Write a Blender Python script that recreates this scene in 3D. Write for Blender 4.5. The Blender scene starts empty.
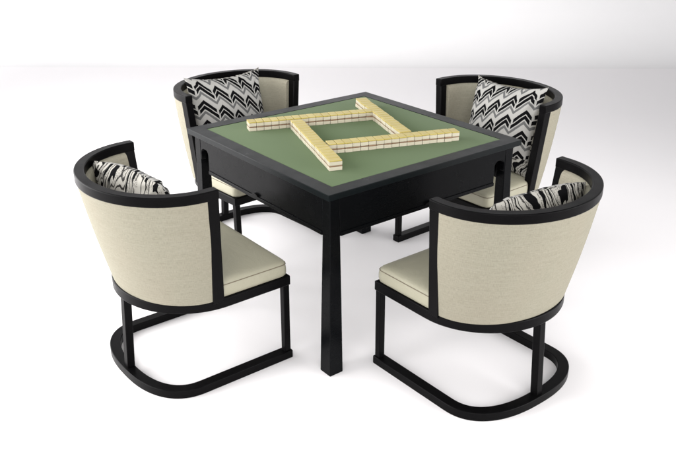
import bpy, bmesh, math, random
from mathutils import Vector, Matrix
random.seed(7)
scene = bpy.context.scene
col = scene.collection
PI = math.pi

# ------------------------------------------------------------------ measured layout
F_PX, CAM_D, CAM_H = 806.96, 3.3399, 1.804
PSI, PITCH, ROLL = 0.0165, -0.4192, 0.0011
TH = 0.6815                 # table yaw
S = 1.0246 / 2              # half width of the table top
BORDER = 0.0616
HT = 0.76

# ------------------------------------------------------------------ node helpers
def mat(name):
    m = bpy.data.materials.new(name)
    m.use_nodes = True
    nt = m.node_tree
    b = nt.nodes['Principled BSDF']
    return m, nt, b

def N(nt, t, **kw):
    n = nt.nodes.new(t)
    for k, v in kw.items():
        setattr(n, k, v)
    return n

def math_n(nt, op, a, b=None, c=None):
    n = nt.nodes.new('ShaderNodeMath')
    n.operation = op
    for i, v in enumerate((a, b, c)):
        if v is None:
            continue
        if isinstance(v, (int, float)):
            n.inputs[i].default_value = v
        else:
            nt.links.new(v, n.inputs[i])
    return n.outputs[0]

def mixc(nt, fac, a, b):
    n = nt.nodes.new('ShaderNodeMix')
    n.data_type = 'RGBA'
    for s, v in (('Factor', fac), ('A', a), ('B', b)):
        i = [x for x in n.inputs if x.name == s and (s == 'Factor' and x.type == 'VALUE' or s != 'Factor' and x.type == 'RGBA')][0]
        if isinstance(v, (int, float)):
            i.default_value = v
        elif isinstance(v, tuple):
            i.default_value = (*v, 1)
        else:
            nt.links.new(v, i)
    return [o for o in n.outputs if o.type == 'RGBA'][0]

def noise(nt, vec, scale, detail=3, rough=.5, dist=0):
    n = nt.nodes.new('ShaderNodeTexNoise')
    n.inputs['Scale'].default_value = scale
    n.inputs['Detail'].default_value = detail
    n.inputs['Roughness'].default_value = rough
    n.inputs['Distortion'].default_value = dist
    if vec is not None:
        nt.links.new(vec, n.inputs['Vector'])
    return n.outputs['Fac']

def ramp(nt, fac, stops):
    n = nt.nodes.new('ShaderNodeValToRGB')
    e = n.color_ramp.elements
    while len(e) < len(stops):
        e.new(.5)
    for k, (p, c) in enumerate(stops):
        e[k].position = p
        e[k].color = (*c, 1) if isinstance(c, tuple) else (c, c, c, 1)
    nt.links.new(fac, n.inputs[0])
    return n.outputs[0]

def objco(nt, scale=(1, 1, 1), rot=(0, 0, 0), kind='Object'):
    t = nt.nodes.new('ShaderNodeTexCoord')
    mp = nt.nodes.new('ShaderNodeMapping')
    mp.inputs['Scale'].default_value = scale
    mp.inputs['Rotation'].default_value = rot
    nt.links.new(t.outputs[kind], mp.inputs['Vector'])
    return mp.outputs[0]

def bump(nt, b, h, strength=.2, dist=.002):
    n = nt.nodes.new('ShaderNodeBump')
    n.inputs['Strength'].default_value = strength
    n.inputs['Distance'].default_value = dist
    nt.links.new(h, n.inputs['Height'])
    nt.links.new(n.outputs[0], b.inputs['Normal'])

def setp(b, **kw):
    for k, v in kw.items():
        i = b.inputs[k.replace('_', ' ')]
        i.default_value = (*v, 1) if isinstance(v, tuple) and len(v) == 3 else v

# ------------------------------------------------------------------ materials
def m_black(name, c, rough, spec, grain=(3, 3, 40)):
    m, nt, b = mat(name)
    v = objco(nt, grain)
    n = noise(nt, v, 9, 5, .6)
    c2 = tuple(x * 1.9 for x in c)
    nt.links.new(mixc(nt, n, c, c2), b.inputs['Base Color'])
    r = math_n(nt, 'MULTIPLY_ADD', noise(nt, objco(nt), 14, 4), .22, rough - .11)
    nt.links.new(r, b.inputs['Roughness'])
    b.inputs['Specular IOR Level'].default_value = spec
    bump(nt, b, n, .12, .0006)
    return m

M_LACQ = m_black('black_lacquer', (.0018, .0020, .0024), .26, .060)
M_WOOD = m_black('black_stained_wood', (.0019, .0018, .0020), .33, .060)
M_EDGE = m_black('charcoal_border_lacquer', (.0026, .0038, .0043), .32, .11, (12, 12, 12))

def m_linen():
    m, nt, b = mat('beige_linen')
    uvn = nt.nodes.new('ShaderNodeUVMap')
    uvn.uv_map = 'UVMap'
    def mp(s):
        q = nt.nodes.new('ShaderNodeMapping')
        q.inputs['Scale'].default_value = s
        nt.links.new(uvn.outputs[0], q.inputs['Vector'])
        return q.outputs[0]
    # fine crossed threads, a few short thick slubs, and slow tonal drift
    weft = noise(nt, mp((60, 620, 1)), 1, 2, .6)
    warp = noise(nt, mp((620, 60, 1)), 1, 2, .6)
    slub2 = noise(nt, mp((22, 420, 1)), 1, 2, .5)
    patch = noise(nt, mp((9, 11, 1)), 1, 2, .5)
    broad = noise(nt, mp((4, 2, 1)), 1.0, 2, .5)
    weave = math_n(nt, 'MULTIPLY', math_n(nt, 'ADD', weft, warp), .5)
    base = mixc(nt, ramp(nt, weave, [(.38, 0.), (.62, 1.)]), (.212, .200, .152), (.280, .266, .208))
    streak = noise(nt, mp((7, 240, 1)), 1, 3, .6)
    base = mixc(nt, math_n(nt, 'MULTIPLY', ramp(nt, streak, [(.50, 0.), (.66, 1.)]), .30), base, (.300, .290, .232))
    base = mixc(nt, math_n(nt, 'MULTIPLY', ramp(nt, streak, [(.34, 1.), (.46, 0.)]), .16), base, (.185, .168, .124))
    d = math_n(nt, 'MULTIPLY', ramp(nt, slub2, [(.60, 0.), (.67, 1.)]), ramp(nt, patch, [(.45, 0.), (.65, 1.)]))
    base = mixc(nt, math_n(nt, 'MULTIPLY', d, .55), base, (.165, .143, .098))
    base = mixc(nt, math_n(nt, 'MULTIPLY', ramp(nt, broad, [(.35, 0.), (.7, 1.)]), .22), base, (.275, .226, .176))
    nt.links.new(base, b.inputs['Base Color'])
    setp(b, Roughness=.82)
    b.inputs['Specular IOR Level'].default_value = .25
    h = math_n(nt, 'ADD', slub2, warp)
    bump(nt, b, h, .35, .0012)
    return m
M_LINEN = m_linen()

def m_vinyl():
    m, nt, b = mat('cream_seat_upholstery')
    n = noise(nt, objco(nt), 5, 3)
    n2 = noise(nt, objco(nt), 420, 2)
    nt.links.new(mixc(nt, n, (.300, .285, .212), (.340, .325, .248)), b.inputs['Base Color'])
    setp(b, Roughness=.50)
    b.inputs['Specular IOR Level'].default_value = .35
    wr = noise(nt, objco(nt, (1, 1.6, 1)), 11, 3, .55, .8)
    h = math_n(nt, 'ADD', math_n(nt, 'MULTIPLY', wr, 9.0), math_n(nt, 'MULTIPLY_ADD', n, 4.0, n2))
    bump(nt, b, h, .30, .0015)
    return m
M_SEAT = m_vinyl()
M_PIPE, nt, b = mat('piping_thread')
nt.links.new(mixc(nt, noise(nt, objco(nt), 60), (.13, .105, .07), (.18, .15, .11)), b.inputs['Base Color'])
setp(b, Roughness=.8)

def m_felt():
    m, nt, b = mat('green_felt')
    n = noise(nt, objco(nt), 3, 4, .6)
    n2 = noise(nt, objco(nt), 900, 2, .5)
    c = mixc(nt, n, (.042, .084, .0150), (.054, .102, .021))
    c = mixc(nt, math_n(nt, 'MULTIPLY', n2, .35), c, (.070, .113, .034))
    nt.links.new(c, b.inputs['Base Color'])
    setp(b, Roughness=.9)
    b.inputs['Specular IOR Level'].default_value = .15
    b.inputs['Sheen Weight'].default_value = .15
    bump(nt, b, n2, .3, .0006)
    return m
M_FELT = m_felt()

def m_tile(name, c1, c2, rough):
    m, nt, b = mat(name)
    oi = nt.nodes.new('ShaderNodeObjectInfo')
    n = noise(nt, objco(nt), 30, 2)
    f = math_n(nt, 'MULTIPLY_ADD', oi.outputs['Random'], .7, math_n(nt, 'MULTIPLY', n, .3))
    nt.links.new(mixc(nt, f, c1, c2), b.inputs['Base Color'])
    setp(b, Roughness=rough)
    bump(nt, b, n, .05, .0005)
    return m
M_GOLD = m_tile('gold_tile_back', (.36, .285, .065), (.44, .355, .105), .30)
M_IVORY = m_tile('ivory_tile_body', (.47, .425, .33), (.55, .505, .40), .28)

def m_pillow(name, mirror):
    m, nt, b = mat(name)
    t = nt.nodes.new('ShaderNodeTexCoord')
    sp = nt.nodes.new('ShaderNodeSeparateXYZ')
    nt.links.new(t.outputs['Object'], sp.inputs[0])
    X, Y, Z = sp.outputs
    fine = noise(nt, objco(nt), 330, 2, .6)
    wob = math_n(nt, 'MULTIPLY_ADD', noise(nt, objco(nt), 25, 2), .007, -.0035)
    # lopsided chevrons: a short arm up, a long arm down, chains stepping across the cloth
    P, RS, SL_, PER = .088, .30, 1.02, .098
    Xs = math_n(nt, 'MULTIPLY', X, mirror)
    a = math_n(nt, 'ADD', math_n(nt, 'DIVIDE', Xs, P), 20.3)
    fr = math_n(nt, 'FRACT', a)
    k = math_n(nt, 'FLOOR', a)
    up = math_n(nt, 'MULTIPLY', math_n(nt, 'SUBTRACT', RS, fr), -1.0)     # negative on the short arm
    zig = math_n(nt, 'MULTIPLY', math_n(nt, 'ABSOLUTE', up), P * SL_)
    drop = math_n(nt, 'MULTIPLY', k, P * SL_ * (1 - 2 * RS))
    T = math_n(nt, 'DIVIDE', math_n(nt, 'ADD', math_n(nt, 'ADD', math_n(nt, 'ADD', Z, zig), drop), wob), PER)
    slip = math_n(nt, 'FRACT', math_n(nt, 'ADD', T, 40.2))
    def band(lo, hi):
        return math_n(nt, 'MULTIPLY', math_n(nt, 'GREATER_THAN', slip, lo), math_n(nt, 'LESS_THAN', slip, hi))
    s1 = math_n(nt, 'LESS_THAN', fr, .90)
    s2 = math_n(nt, 'MULTIPLY', math_n(nt, 'GREATER_THAN', fr, .06), math_n(nt, 'LESS_THAN', fr, .97))
    blk = math_n(nt, 'MAXIMUM', math_n(nt, 'MULTIPLY', band(.64, .84), s1), math_n(nt, 'MULTIPLY', band(.38, .58), s2))
    gry = band(.14, .30)
    white = mixc(nt, fine, (.30, .295, .28), (.44, .43, .41))
    grey = mixc(nt, fine, (.085, .085, .085), (.15, .15, .15))
    black = mixc(nt, fine, (.0015, .0015, .0018), (.007, .007, .008))
    chev = mixc(nt, blk, mixc(nt, gry, white, grey), black)
    # agate side: slanting contour lines across the cloth
    n1 = noise(nt, objco(nt, (6.5, 4, 4)), 1.0, 2, .5, .5)
    n2 = noise(nt, objco(nt, (30, 12, 12)), 1.0, 2, .5)
    ph = math_n(nt, 'ADD', math_n(nt, 'MULTIPLY', Xs, 19.0), math_n(nt, 'MULTIPLY', math_n(nt, 'ADD', Z, math_n(nt, 'MULTIPLY', Y, -1.0)), 9.0))
    ph = math_n(nt, 'ADD', ph, math_n(nt, 'MULTIPLY', n1, 5.0))
    ph = math_n(nt, 'ADD', ph, math_n(nt, 'MULTIPLY', n2, .8))
    rings = math_n(nt, 'FRACT', math_n(nt, 'ADD', ph, 50.0))
    n3 = noise(nt, objco(nt, (8, 8, 8)), 1.3, 2, .5)
    dark = math_n(nt, 'LESS_THAN', rings, math_n(nt, 'MULTIPLY_ADD', n3, 1.5, -.50))
    rg2 = math_n(nt, 'FRACT', math_n(nt, 'MULTIPLY', ph, 3.0))
    dark2 = math_n(nt, 'MULTIPLY', math_n(nt, 'LESS_THAN', rg2, .30), math_n(nt, 'GREATER_THAN', n2, .42))
    grain = math_n(nt, 'MULTIPLY', math_n(nt, 'GREATER_THAN', noise(nt, objco(nt), 240, 3, .7), .53), math_n(nt, 'GREATER_THAN', rings, .62))
    ag = mixc(nt, dark2, mixc(nt, fine, (.36, .35, .32), (.46, .44, .40)), (.035, .033, .032))
    ag = mixc(nt, math_n(nt, 'MULTIPLY', grain, .75), ag, (.10, .095, .09))
    ag = mixc(nt, dark, ag, black)
    front = math_n(nt, 'MULTIPLY', math_n(nt, 'GREATER_THAN', Y, .004), math_n(nt, 'GREATER_THAN', Z, -.130))
    nt.links.new(mixc(nt, front, ag, chev), b.inputs['Base Color'])
    setp(b, Roughness=.9)
    b.inputs['Specular IOR Level'].default_value = .05
    h = math_n(nt, 'ADD', fine, math_n(nt, 'MULTIPLY', blk, -.8))
    bump(nt, b, h, .3, .0012)
    return m
M_PIL = {1: m_pillow('pillow_chevron_and_agate', 1.0), -1: m_pillow('pillow_chevron_and_agate_mirrored', -1.0)}

def m_white(name, c1, c2, s):
    m, nt, b = mat(name)
    n = noise(nt, objco(nt), s, 4, .6)
    nt.links.new(mixc(nt, n, c1, c2), b.inputs['Base Color'])
    setp(b, Roughness=.75)
    b.inputs['Specular IOR Level'].default_value = .2
    return m
M_FLOOR = m_white('white_floor', (.90, .88, .893), (.915, .898, .908), 1.3)
M_WALL = m_white('white_wall', (.84, .83, .838), (.87, .865, .868), .8)

# ------------------------------------------------------------------ object helpers
def link(name, bm, m, parent=None, bevel=0, smooth=False, loc=None, mats=None, seg=2, angle=35):
    bmesh.ops.recalc_face_normals(bm, faces=bm.faces)
    me = bpy.data.meshes.new(name)
    bm.to_mesh(me)
    bm.free()
    for x in (mats or [m]):
        me.materials.append(x)
    o = bpy.data.objects.new(name, me)
    col.objects.link(o)
    if parent:
        o.parent = parent
    if smooth:
        for p in me.polygons:
            p.use_smooth = True
        if hasattr(me, 'set_sharp_from_angle'):
            me.set_sharp_from_angle(angle=math.radians(angle))
    if bevel:
        b = o.modifiers.new('bevel', 'BEVEL')
        b.width = bevel
        b.segments = seg
        b.limit_method = 'ANGLE'
        b.angle_limit = math.radians(38)
        b.harden_normals = False
        for p in me.polygons:
            p.use_smooth = True
        if hasattr(me, 'set_sharp_from_angle') and not smooth:
            me.set_sharp_from_angle(angle=math.radians(30))
    return o

def empty(name, loc, rz, label, cat, group=None):
    o = bpy.data.objects.new(name, None)
    col.objects.link(o)
    o.empty_display_size = .1
    o.location = loc
    o.rotation_euler = (0, 0, rz)
    o['label'] = label
    o['category'] = cat
    if group:
        o['group'] = group
    return o

def box(bm, x0, x1, y0, y1, z0, z1):
    vs = [bm.verts.new((x, y, z)) for z in (z0, z1) for y in (y0, y1) for x in (x0, x1)]
    for f in ((0, 1, 3, 2), (4, 6, 7, 5), (0, 4, 5, 1), (2, 3, 7, 6), (0, 2, 6, 4), (1, 5, 7, 3)):
        bm.faces.new([vs[i] for i in f])

def loft(bm, rings, closed=True, cap=True, uvs=None):
    """rings: list of equally long lists of points"""
    V = [[bm.verts.new(p) for p in r] for r in rings]
    n = len(V[0])
    for a, b_ in zip(V[:-1], V[1:]):
        for i in range(n if closed else n - 1):
            j = (i + 1) % n
            bm.faces.new((a[i], a[j], b_[j], b_[i]))
    if cap and closed:
        bm.faces.new(V[0])
        bm.faces.new(V[-1])
    return V

def prism(bm, pts, z0, z1):
    loft(bm, [[(x, y, z0) for x, y in pts], [(x, y, z1) for x, y in pts]])

# U plan shared by rail, seat and base (front is +y)
def ucurve(w, yf, yb, e, n=2.0, m=44, k=8):
    yc = yb + e
    pts = [(-w, yf + (yc - yf) * i / k) for i in range(k)]
    for i in range(m + 1):
        t = PI * i / m
        c, s = -math.cos(t), math.sin(t)
        pts.append((w * math.copysign(abs(c) ** (2 / n), c), yc - e * abs(s) ** (2 / n)))
    pts += [(w, yc + (yf - yc) * i / k) for i in range(1, k + 1)]
    return pts

def offset(pts, d):
    """offset an open polyline towards its inside (left-front to right-front round the back)"""
    out = []
    for i, (x, y) in enumerate(pts):
        a = pts[max(i - 1, 0)]
        b_ = pts[min(i + 1, len(pts) - 1)]
        tx, ty = b_[0] - a[0], b_[1] - a[1]
        l = math.hypot(tx, ty) or 1
        nx, ny = -ty / l, tx / l
        out.append((x + nx * d, y + ny * d))
    return out

def ubar(bm, outer, inner, z0, z1):
    rings = []
    for (a, b_), (c, d) in zip(outer, inner):
        rings.append([(a, b_, z0), (c, d, z0), (c, d, z1), (a, b_, z1)])
    loft(bm, rings)

# ------------------------------------------------------------------ chair
WB, YB, EB, NB, AB, TB = .3065, -.5907, .1997, 2.4154, .0425, .0344
WS, FS, YS, ES, ZS, TS = .3084, -.0029, -.5669, .2856, .372, .0398
WT, FT, YT, ET, AT, ZT, TT = .3487, -.312, -.6536, .3048, .0381, .8143, .036

def leg_bm(cx0, cy0, z0, cx1, cy1, z1, a0, a1, b0=None, b1=None):
    bm = bmesh.new()
    b0 = b0 or a0
    b1 = b1 or a1
    r = []
    for cx, cy, z, a, b_ in ((cx0, cy0, z0, a0, b0), (cx1, cy1, z1, a1, b1)):
        r.append([(cx - a / 2, cy - b_ / 2, z), (cx + a / 2, cy - b_ / 2, z), (cx + a / 2, cy + b_ / 2, z), (cx - a / 2, cy + b_ / 2, z)])
    loft(bm, r)
    return bm

def add_uv(o, fn):
    me = o.data
    uv = me.uv_layers.new(name='UVMap')
    for l in me.loops:
        uv.data[l.index].uv = fn(me.vertices[l.vertex_index].co)

def make_chair():
    root = empty('barrel_chair', (0, 0, 0), 0, '', 'chair')
    # floor runner
    bm = bmesh.new()
    o_ = ucurve(WB, 0, YB, EB, NB)
    ubar(bm, o_, offset(o_, AB), 0.0, TB)
    link('base_runner', bm, M_WOOD, root, .0025)
    # legs (two in front, one behind)
    for s in (-1, 1):
        x = s * (WB - .019)
        link('leg', leg_bm(x, -.0195, TB - .001, s * (WS - .0175), -.0205, ZS - TS + .002, .027, .027), M_WOOD, root, .0025)
    link('leg', leg_bm(.004, -.564, TB - .001, .002, -.545, ZS - TS + .002, .031, .031, .031, .031), M_WOOD, root, .0025)
    # seat frame plate
    bm = bmesh.new()
    s_ = ucurve(WS, FS, YS, ES)
    prism(bm, s_, ZS - TS, ZS)
    link('seat_frame', bm, M_WOOD, root, .004)
    # cushion: rounded slab
    prof = [(.010, 0), (.0065, .004), (.0045, .016), (.0045, .036), (.0065, .050), (.011, .0585), (.019, .0635), (.034, .0668), (.07, .069), (.12, .0705), (.18, .0712)]
    bm = bmesh.new()
    rings = []
    base = ucurve(WS, FS, YS, ES, 2.0, 44, 14)
    cx, cy = 0, -.26
    for ins, h in prof:
        pts = []
        for x, y in base:
            # shrink towards the middle, square corners at the front softened
            dx = x * (1 - ins / WS)
            dy = cy + (y - cy) * (1 - ins / (-cy))
            pts.append((dx, dy, ZS + .0005 + h))
        # rounded front corners
        r = .022 + ins * .3
        q = []
        x0 = abs(pts[0][0]); yf = pts[0][1]
        front = []
        for i in range(7):
            a = PI / 2 * i / 6
            front.append((x0 - r + r * math.cos(a), yf - r + r * math.sin(a)))
        body = [p for p in pts if p[1] < yf - r - .002]
        zf = pts[0][2]
        left = [(-x, y, zf) for x, y in front]
        mid = [(x0 - r - (2 * (x0 - r)) * i / 12, yf, zf) for i in range(1, 12)]
        q = body + [(x, y, zf) for x, y in front] + mid + left[::-1]
        rings.append(q)
    n = min(len(r) for r in rings)
    if any(len(r) != n for r in rings):
        # resample to the same count
        def resample(r, n):
            L = [0]
            for a, b_ in zip(r, r[1:] + r[:1]):
                L.append(L[-1] + math.dist(a, b_))
            out = []
            k = 0
            for i in range(n):
                t = L[-1] * i / n
                while L[k + 1] < t:
                    k += 1
                a, b_ = r[k], r[(k + 1) % len(r)]
                f = (t - L[k]) / max(L[k + 1] - L[k], 1e-9)
                out.append(tuple(a[j] + (b_[j] - a[j]) * f for j in range(3)))
            return out
        rings = [resample(r, 120) for r in rings]
    loft(bm, rings)
    # gentle crown and sag
    for v in bm.verts:
        if v.co.z > ZS + .06:
            v.co.z += .0025 * math.sin(v.co.x * 14 + 1) * math.cos(v.co.y * 11) - .007 * math.exp(-((v.co.x / .16) ** 2 + ((v.co.y + .24) / .13) ** 2))
    cush = link('seat_cushion', bm, M_SEAT, root, 0, True, angle=60)
    # piping round the top edge
    bm = bmesh.new()
    ring = rings[4]
    rr = .0017
    circ = []
    m = len(ring)
    for i in range(m):
        a, c = Vector(ring[i - 1]), Vector(ring[(i + 1) % m])
        t = (c - a).normalized()
        nrm = Vector((t.y, -t.x, 0))
        p = Vector(ring[i]) + nrm * .0006
        circ.append([tuple(p + nrm * rr * math.cos(k * PI / 3) + Vector((0, 0, rr * math.sin(k * PI / 3)))) for k in range(6)])
    V = [[bm.verts.new(p) for p in r] for r in circ]
    for i in range(m):
        a, b_ = V[i], V[(i + 1) % m]
        for k in range(6):
            bm.faces.new((a[k], a[(k + 1) % 6], b_[(k + 1) % 6], b_[k]))
    link('piping', bm, M_PIPE, cush, 0, True, angle=180)
    # top rail
    bm = bmesh.new()
    t_ = ucurve(WT, FT, YT, ET)
    ubar(bm, t_, offset(t_, AT), ZT - TT, ZT)
    link('top_rail', bm, M_WOOD, root, .0035)
    # shell: outer skin from seat frame to rail, padded inner skin
    yfb, yft = -.325, FT - .044              # front edge of the shell at the bottom, top
    K, R_ = 8, 14
    def plan(t, ins):
        w = (WS - .004) * (1 - t) + (WT - .004) * t
        yb = (YS + .008) * (1 - t) + (YT + .004) * t
        e = ES * (1 - t) + ET * t
        yf = yfb * (1 - t) + yft * t
        # slight outward belly of the stretched cloth
        bel = .004 * math.sin(PI * t)
        pts = ucurve(w + bel, yf, yb - bel, min(e, yf - yb - .002), 2.0, 44, K)
        return offset(pts, ins) if ins else pts
    bm = bmesh.new()
    z0, z1 = ZS - .001, ZT - TT + .0005
    # cross-section: goes up the outside, over, and down the padded inside
    sec = []
    for i in range(R_ + 1):
        sec.append((i / R_, 0))
    for t, ins in ((1.0, .020), (.998, .036), (.985, .047), (.955, .052), (.90, .054)):
        sec.append((t, ins))
    for i in range(1, R_):
        t = .90 * (1 - i / (R_ - 1)) 
        sec.append((t, .054))
    cols = []
    P = [plan(t, ins) for t, ins in sec]
    npt = len(P[0])
    rings = []
    for j in range(npt):
        rings.append([(P[i][j][0], P[i][j][1], z0 + (z1 - z0) * sec[i][0]) for i in range(len(sec))])
    loft(bm, rings)
    sh = link('backrest', bm, M_LINEN, root, 0, True, angle=50)
    add_uv(sh, lambda c: (math.atan2(c.x, -(c.y + .3)) * .33, c.z))
    # front posts
    for s in (-1, 1):
        bm = bmesh.new()
        rr_ = []
        for z, xo, yf, w, d in ((ZS - .012, WS + .0012, -.296, .040, .046), (ZT - TT + .004, WT - .0012, FT - .0015, .036, .043)):
            a = [(xo, yf), (xo - w, yf), (xo - w, yf - d), (xo, yf - d)]
            rr_.append([(s * x, y, z) for x, y in a])
        loft(bm, rr_)
        link('front_post', bm, M_WOOD, root, .003)
    return root

def copy_tree(o, parent=None):
    c = o.copy()
    col.objects.link(c)
    c.parent = parent
    for ch in list(o.children):
        copy_tree(ch, c)
    return c

chair = make_chair()
CH = {'L': (-.4205, -.3373, -.8905), 'R': (.3302, -.418, .6853), 'A': (-.3176, .4091, 3.8855), 'B': (.4253, .319, 2.2742)}
LAB = {'L': 'black framed barrel chair at front left, turned away, patterned pillow inside its curved back',
       'R': 'black framed barrel chair at front right, nearest the camera, showing its beige linen back',
       'A': 'barrel chair behind the left corner of the table, facing out with upright chevron pillow',
       'B': 'barrel chair behind the right corner of the table, chevron pillow leaning on its arm'}
GRP = 'four barrel chairs around the mahjong table'
chairs = {}
for k, (x, y, a) in CH.items():
    c = chair if k == 'L' else copy_tree(chair)
    c.location = (x, y, 0)
    c.rotation_euler = (0, 0, a)
    c['label'] = LAB[k]
    c['group'] = GRP
    chairs[k] = c

# ------------------------------------------------------------------ pillows
def make_pillow(name, W_, T_, seed, mirror, hs, soft=0):
    """square pillow standing in the XZ plane, front towards +y, origin at its middle"""
    rnd = random.Random(seed)
    ph = [rnd.uniform(0, 6.28) for _ in range(8)]
    n = 40
    bm = bmesh.new()
    F, B = {}, {}
    h = W_ / 2
    for i in range(n + 1):
        for j in range(n + 1):
            u, v = -1 + 2 * i / n, -1 + 2 * j / n
            # denser near the edges
            u = math.sin(u * PI / 2) * .35 + u * .65
            v = math.sin(v * PI / 2) * .35 + v * .65
            px = h * u * (1 - .085 * (1 - v * v) ** 1.0 * abs(u) ** 2)
            pz = h * v * (1 - .115 * (1 - u * u) ** 1.0 * abs(v) ** 2)
            if soft:
                px = h * u * (1 - soft * .9 * v * v * abs(u) ** 1.5)
                pz = h * v * (1 - soft * u * u * abs(v) ** .5)
            ear = (0 if soft else 1) * (abs(u) ** 14) * (abs(v) ** 14)
            px *= 1 + .020 * ear
            pz *= 1 + .020 * ear
            pz *= hs
            f = max(0, (1 - u * u)) ** .55 * max(0, (1 - v * v)) ** .55
            wr = 1 + .05 * math.sin(4 * u + 3 * v + ph[0]) + .035 * math.sin(7 * u - 5 * v + ph[1])
            edge = (1 - (1 - u * u) * (1 - v * v))
            pucker = .0022 * math.sin(26 * u + ph[2]) * edge ** 4 * f ** .4 + .0022 * math.sin(24 * v + ph[3]) * edge ** 4 * f ** .4
            bend = .008 * math.sin(2.2 * u + ph[4]) * v
            # creases running in from the corners
            for cu, cv, am in ((1, 1, .006), (-1, 1, .007), (1, -1, .006), (-1, -1, .005)):
                dx_, dz_ = cu - u, cv - v
                rad = math.hypot(dx_, dz_)
                ang_ = math.atan2(dz_ * cv, dx_ * cu)
                pucker += am * math.sin(ang_ * 13 + ph[5]) * math.exp(-((rad - .35) / .28) ** 2) * f ** .3
            t = T_ / 2 * f * wr
            F[i, j] = bm.verts.new((px, t + pucker + bend, pz))
            if 0 < i < n and 0 < j < n:
                B[i, j] = bm.verts.new((px, -t * .95 + pucker + bend, pz))
            else:
                B[i, j] = F[i, j]
    for i in range(n):
        for j in range(n):
            bm.faces.new((F[i, j], F[i + 1, j], F[i + 1, j + 1], F[i, j + 1]))
            bm.faces.new((B[i, j], B[i, j + 1], B[i + 1, j + 1], B[i + 1, j]))
    o = link(name, bm, M_PIL[mirror], None, 0, True, angle=100)
    return o

def place_pillow(k, lx, ly, lz, yaw, tilt, roll, label, W_=.43, T_=.15, seed=1, mirror=1, hs=1, soft=0):
    o = make_pillow('throw_pillow', W_, T_, seed, mirror, hs, soft)
    x, y, a = CH[k]
    ch = Matrix.Translation((x, y, 0)) @ Matrix.Rotation(a, 4, 'Z')
    m = ch @ Matrix.Translation((lx, ly, lz)) @ Matrix.Rotation(yaw, 4, 'Z') @ Matrix.Rotation(tilt, 4, 'X') @ Matrix.Rotation(roll, 4, 'Y')
    o.matrix_world = m
    o.location = m.to_translation()
    o.rotation_euler = m.to_euler()
    o['label'] = label
    o['category'] = 'pillow'
    o['group'] = 'patterned throw pillows in the chairs'
    return o
R_ = math.radians
place_pillow('A', .040, -.408, .640, R_(4), R_(15), R_(-3), 'chevron throw pillow standing upright in the chair behind the left table corner', W_=.472, T_=.165, seed=2, mirror=-1, hs=.93)
place_pillow('B', -.036, -.398, .632, R_(-6), R_(16), R_(4), 'chevron throw pillow leaning in the chair behind the right table corner', W_=.470, T_=.165, seed=3, mirror=1, hs=.94)
place_pillow('L', -.042, -.430, .622, R_(9), R_(14), R_(0), 'throw pillow seen edge-on from behind in the front left chair', W_=.465, T_=.17, seed=4, mirror=-1, hs=.88, soft=.10)
place_pillow('R', .038, -.430, .610, R_(-8), R_(14), R_(0), 'throw pillow showing black and white agate lines in the front right chair', W_=.465, T_=.17, seed=5, mirror=1, hs=.88, soft=.10)

# ------------------------------------------------------------------ table
tab = empty('mahjong_table', (0, 0, 0), TH, 'square black lacquered mahjong table with a green felt top in the middle', 'table')
SL = .0235                                   # slab thickness
ZSL = HT - SL
A_ = .49                                     # outer face of apron and legs
# mitred border frame round the felt
bm = bmesh.new()
i_ = S - BORDER
prof = [(S, ZSL), (S, HT - .001), (S - .001, HT), (i_, HT), (i_, HT - .008), (i_, ZSL)]
rings = []
for sx, sy in ((-1, -1), (1, -1), (1, 1), (-1, 1)):
    rings.append([(sx * a, sy * a, z) for a, z in prof])
V = [[bm.verts.new(p) for p in r] for r in rings]
for q in range(4):
    a, b_ = V[q], V[(q + 1) % 4]
    for k in range(len(prof)):
        k2 = (k + 1) % len(prof)
        bm.faces.new((a[k], a[k2], b_[k2], b_[k]))
link('top_border', bm, M_EDGE, tab, .002)
bm = bmesh.new()
box(bm, -i_ + .0005, i_ - .0005, -i_ + .0005, i_ - .0005, ZSL + .001, HT - .0015)
link('felt_top', bm, M_FELT, tab, .001)
# legs
LT, LB = .046, .0634
for sx, sy in ((-1, -1), (1, -1), (1, 1), (-1, 1)):
    bm = bmesh.new()
    r = []
    for z, o_, w in ((0, .5083, LB), (.30, .500, .0555), (.56, A_ + .0015, .0475), (.60, A_, LT), (ZSL - .006, A_, LT)):
        r.append([(sx * o_, sy * o_, z), (sx * (o_ - w), sy * o_, z), (sx * (o_ - w), sy * (o_ - w), z), (sx * o_, sy * (o_ - w), z)])
    loft(bm, r)
    link('leg', bm, M_LACQ, tab, .0025)
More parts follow.
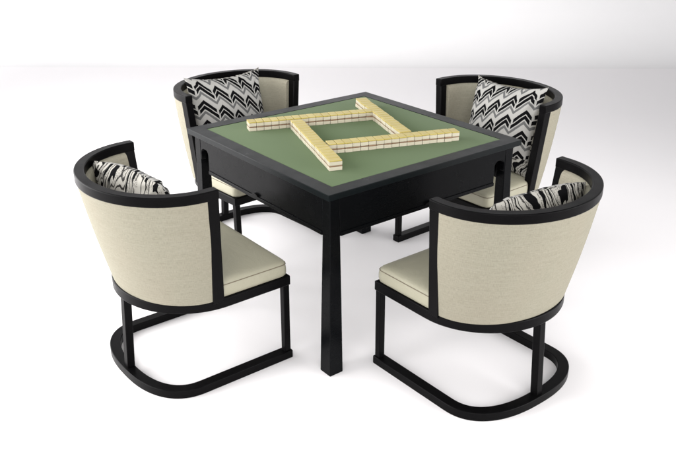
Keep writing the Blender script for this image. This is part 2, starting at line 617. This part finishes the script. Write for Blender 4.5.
# aprons; a rounded slot beside the left and right corner legs
Z0, Z1 = .577, ZSL - .006
def apron(rot, slot_at_plus):
    """panel in the plane x = -A_ (before rotation), running along y"""
    y0, y1 = -A_ + LT + .0008, A_ - LT - .0008
    sw, st = .063, .683
    pts = [(y0, Z0)]
    if slot_at_plus:
        ys = y1 - sw
        r = .022
        pts += [(ys, Z0), (ys, st - r)]
        for i in range(1, 7):
            a = PI - PI / 2 * i / 6
            pts.append((ys + r + r * math.cos(a), st - r + r * math.sin(a)))
        for i in range(0, 7):
            a = PI / 2 - PI / 2 * i / 6
            pts.append((y1 - .004 - r + r * math.cos(a), st - r + r * math.sin(a)))
        pts += [(y1 - .004, st - .05), (y1 - .002, st - .055), (y1, st - .056)]
        pts += [(y1, Z1), (y0, Z1)]
    else:
        pts += [(y1, Z0), (y1, Z1), (y0, Z1)]
    bm = bmesh.new()
    loft(bm, [[(-A_ + .0008, y, z) for y, z in pts], [(-A_ + .022, y, z) for y, z in pts]])
    bm.transform(Matrix.Rotation(rot, 4, 'Z'))
    ap = link('apron', bm, M_LACQ, tab, .0015)
    # projecting lip along the lower edge, butted against the panel
    bm = bmesh.new()
    ye = (y1 - sw) if slot_at_plus else y1
    box(bm, -A_ - .0035, -A_ + .0004, y0 + .002, ye - .001, Z0 + .001, Z0 + .016)
    bm.transform(Matrix.Rotation(rot, 4, 'Z'))
    link('apron_lip', bm, M_LACQ, ap, .0012)
    # drawer and its pull
    bm = bmesh.new()
    pts = []
    for i in range(13):
        a = PI * i / 12
        pts.append((.022 * math.cos(a), Z0 + .0185 + .010 * math.sin(a)))
    loft(bm, [[(-A_ - .009, y, z) for y, z in pts], [(-A_ + .0004, y, z) for y, z in pts]])
    bm.transform(Matrix.Rotation(rot, 4, 'Z'))
    link('drawer_pull', bm, M_WOOD, ap, .001)
apron(0, True)                    # left-front side, slot by the left corner
# right-front side: mirror of the first so that its slot sits by the right corner
def apron_mirror():
    before = set(bpy.data.objects)
    apron(0, True)
    new = [o for o in bpy.data.objects if o not in before]
    for o in new:
        # swap x and y (mirror in the diagonal)
        for v in o.data.vertices:
            v.co = (v.co.y, v.co.x, v.co.z)
        o.data.flip_normals()
apron_mirror()
apron(PI, False)
apron(-PI / 2, False)
# shadow-gap rail between the slab and the apron, and the machine box inside
bm = bmesh.new()
box(bm, -A_ + .012, A_ - .012, -A_ + .012, A_ - .012, ZSL - .006, ZSL)
link('top_support', bm, M_LACQ, tab)
bm = bmesh.new()
c_ = A_ - .060
box(bm, -c_, c_, -c_, c_, Z0 + .004, ZSL - .0065)
link('machine_box', bm, M_LACQ, tab, .002)

# ------------------------------------------------------------------ mahjong tiles
TL_W, TL_L, TL_H = .0336, .0525, .0202      # along the row, across, thickness
BK = .0058                                 # gold back
M_GOLD_SHADED = m_tile('gold_tile_back_shaded', (.175, .105, .060), (.25, .155, .090), .35)  # gold back browned: bottom-layer shade put into the colour
def make_tile(back):
    root = empty('mahjong_tile', (0, 0, 0), 0, '', 'mahjong tile')
    w, l = TL_W / 2 - .0006, TL_L / 2
    bm = bmesh.new()
    box(bm, -w, w, -l, l, 0, TL_H - BK)
    link('tile_body', bm, M_IVORY, root, .0012)
    bm = bmesh.new()
    box(bm, -w + .0001, w - .0001, -l + .0001, l - .0001, TL_H - BK + .0001, TL_H)
    link('tile_back', bm, back, root, .0020, seg=3)
    return root
tiles = [make_tile(M_GOLD_SHADED), make_tile(M_GOLD)]
ANG = -.3543                               # u axis of the tile square in table coordinates
ca, sa = math.cos(ANG), math.sin(ANG)
ORD = ['first', 'second', 'third', 'fourth', 'fifth', 'sixth', 'seventh', 'eighth', 'ninth', 'tenth', 'eleventh', 'twelfth', 'thirteenth', 'fourteenth', 'fifteenth', 'sixteenth', 'seventeenth']
# (start u, start v, direction along the row, name, end the count starts from)
c1 = TL_L / 2
ROWS = [((-.408, .171 + c1), (1, 0), 'back row', 'its free left end'),
        ((.189, .413), (0, -1), 'right diagonal row', 'its far end'),
        ((.405, -.226 + c1), (-1, 0), 'front row', 'its free right end'),
        ((-.200, -.418), (0, 1), 'left diagonal row', 'its near end')]
PITCH_T = .0337
used = set()
HTF = HT - .0015
for (su, sv), (du, dv), rn, en in ROWS:
    for i in range(17):
        for lay in (0, 1):
            u = su + du * PITCH_T * (i + .5) + random.uniform(-.0003, .0003)
            v = sv + dv * PITCH_T * (i + .5) + random.uniform(-.0003, .0003)
            # tiny misalignment across the row
            off = random.gauss(0, .0009)
            u += abs(dv) * off
            v += abs(du) * off
            lx, ly = u * ca - v * sa, u * sa + v * ca
            wx, wy = lx * math.cos(TH) - ly * math.sin(TH), lx * math.sin(TH) + ly * math.cos(TH)
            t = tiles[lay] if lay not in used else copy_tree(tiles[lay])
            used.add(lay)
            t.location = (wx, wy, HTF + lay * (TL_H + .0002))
            t.rotation_euler = (0, 0, TH + ANG + (0 if du else PI / 2) + random.gauss(0, .008))
            t['label'] = '%s layer mahjong tile, %s from %s in the %s' % ('top' if lay else 'bottom', ORD[i], en, rn)
            t['group'] = 'gold backed mahjong tiles stacked in rows on the green felt'

# ------------------------------------------------------------------ floor and wall
WY = 5.05
bm = bmesh.new()
nx, ny = 24, 16
g = [[bm.verts.new((-11 + 22 * i / nx, -7 + (WY - .45 + 7) * j / ny, 0)) for i in range(nx + 1)] for j in range(ny + 1)]
for j in range(ny):
    for i in range(nx):
        bm.faces.new((g[j][i], g[j][i + 1], g[j + 1][i + 1], g[j + 1][i]))
fl = link('floor', bm, M_FLOOR)
fl['kind'] = 'structure'
bm = bmesh.new()
prof = [(WY - .45, 0)]
for i in range(1, 25):
    a = PI / 2 * i / 24
    prof.append((WY - .45 + .45 * math.sin(a), .45 - .45 * math.cos(a)))
prof += [(WY, 1.5), (WY, 4.2)]
loft(bm, [[(-11, y, z) for y, z in prof], [(11, y, z) for y, z in prof]], closed=False, cap=False)
wl = link('wall', bm, M_WALL, smooth=True)
wl['kind'] = 'structure'

# ------------------------------------------------------------------ camera
cam = bpy.data.cameras.new('camera')
co = bpy.data.objects.new('camera', cam)
col.objects.link(co)
M = Matrix.Rotation(PSI, 3, 'Z') @ Matrix.Rotation(PITCH, 3, 'X') @ Matrix.Rotation(ROLL, 3, 'Y')
r, f, u = M.col[0], M.col[1], M.col[2]
mw = Matrix(((r[0], u[0], -f[0], 0), (r[1], u[1], -f[1], -CAM_D), (r[2], u[2], -f[2], CAM_H), (0, 0, 0, 1)))
co.matrix_world = mw
cam.sensor_width = 36
cam.lens = F_PX / 676 * 36
cam.clip_end = 100
scene.camera = co

# ------------------------------------------------------------------ light
w = bpy.data.worlds.new('World')
scene.world = w
w.use_nodes = True
bg = w.node_tree.nodes['Background']
wt = w.node_tree
tc = wt.nodes.new('ShaderNodeTexCoord')
sx = wt.nodes.new('ShaderNodeSeparateXYZ')
wt.links.new(tc.outputs['Generated'], sx.inputs[0])
rp = wt.nodes.new('ShaderNodeValToRGB')      # added world glow all round, lifts the floor under the table; darker overhead
el = rp.color_ramp.elements
el[0].position, el[0].color = .0, (1, 1, 1, 1)
el[1].position, el[1].color = .75, (.10, .10, .102, 1)
e = el.new(.28)
e.color = (.72, .72, .73, 1)
wt.links.new(sx.outputs[2], rp.inputs[0])
wt.links.new(rp.outputs[0], bg.inputs[0])
bg.inputs[1].default_value = 1.2

def area(name, loc, target, sx, sy, power, c=(1, 1, 1), spread=180):
    l = bpy.data.lights.new(name, 'AREA')
    l.shape = 'RECTANGLE'
    l.size, l.size_y = sx, sy
    l.energy = power
    l.color = c
    l.spread = math.radians(spread)      # gridded softbox
    o = bpy.data.objects.new(name, l)
    col.objects.link(o)
    o.location = loc
    o.rotation_euler = (Vector(target) - Vector(loc)).to_track_quat('-Z', 'Y').to_euler()
    return o
area('unseen_softbox', (-3.2, -.2, 1.35), (0, .0, .1), 5.0, 2.5, 190, (1, .99, .975), 150)
area('unseen_softbox', (.2, -3.9, 2.0), (0, -.3, .1), 4.4, 1.8, 38, (1, .985, .965), 95)  # unseen front fill, set above the camera
area('unseen_softbox', (3.5, -1.4, 1.1), (.4, .3, .1), 3.2, 1.9, 46, (1, .99, .98), 100)  # unseen low fill, added to brighten the floor under the table
area('unseen_softbox', (-6.6, 1.2, 2.0), (-3.0, 5.0, .3), 2.6, 2.4, 150, (1, 1, 1), 150)  # unseen background light, added to whiten the left wall
area('unseen_softbox', (-.4, -.3, 3.3), (-.2, .1, 0), 2.6, 2.6, 22, (1, 1, 1), 120)

vs = scene.view_settings
vs.view_transform = 'Standard'
vs.look = 'None'
vs.exposure = 0
vs.gamma = 1
scene.render.film_transparent = False
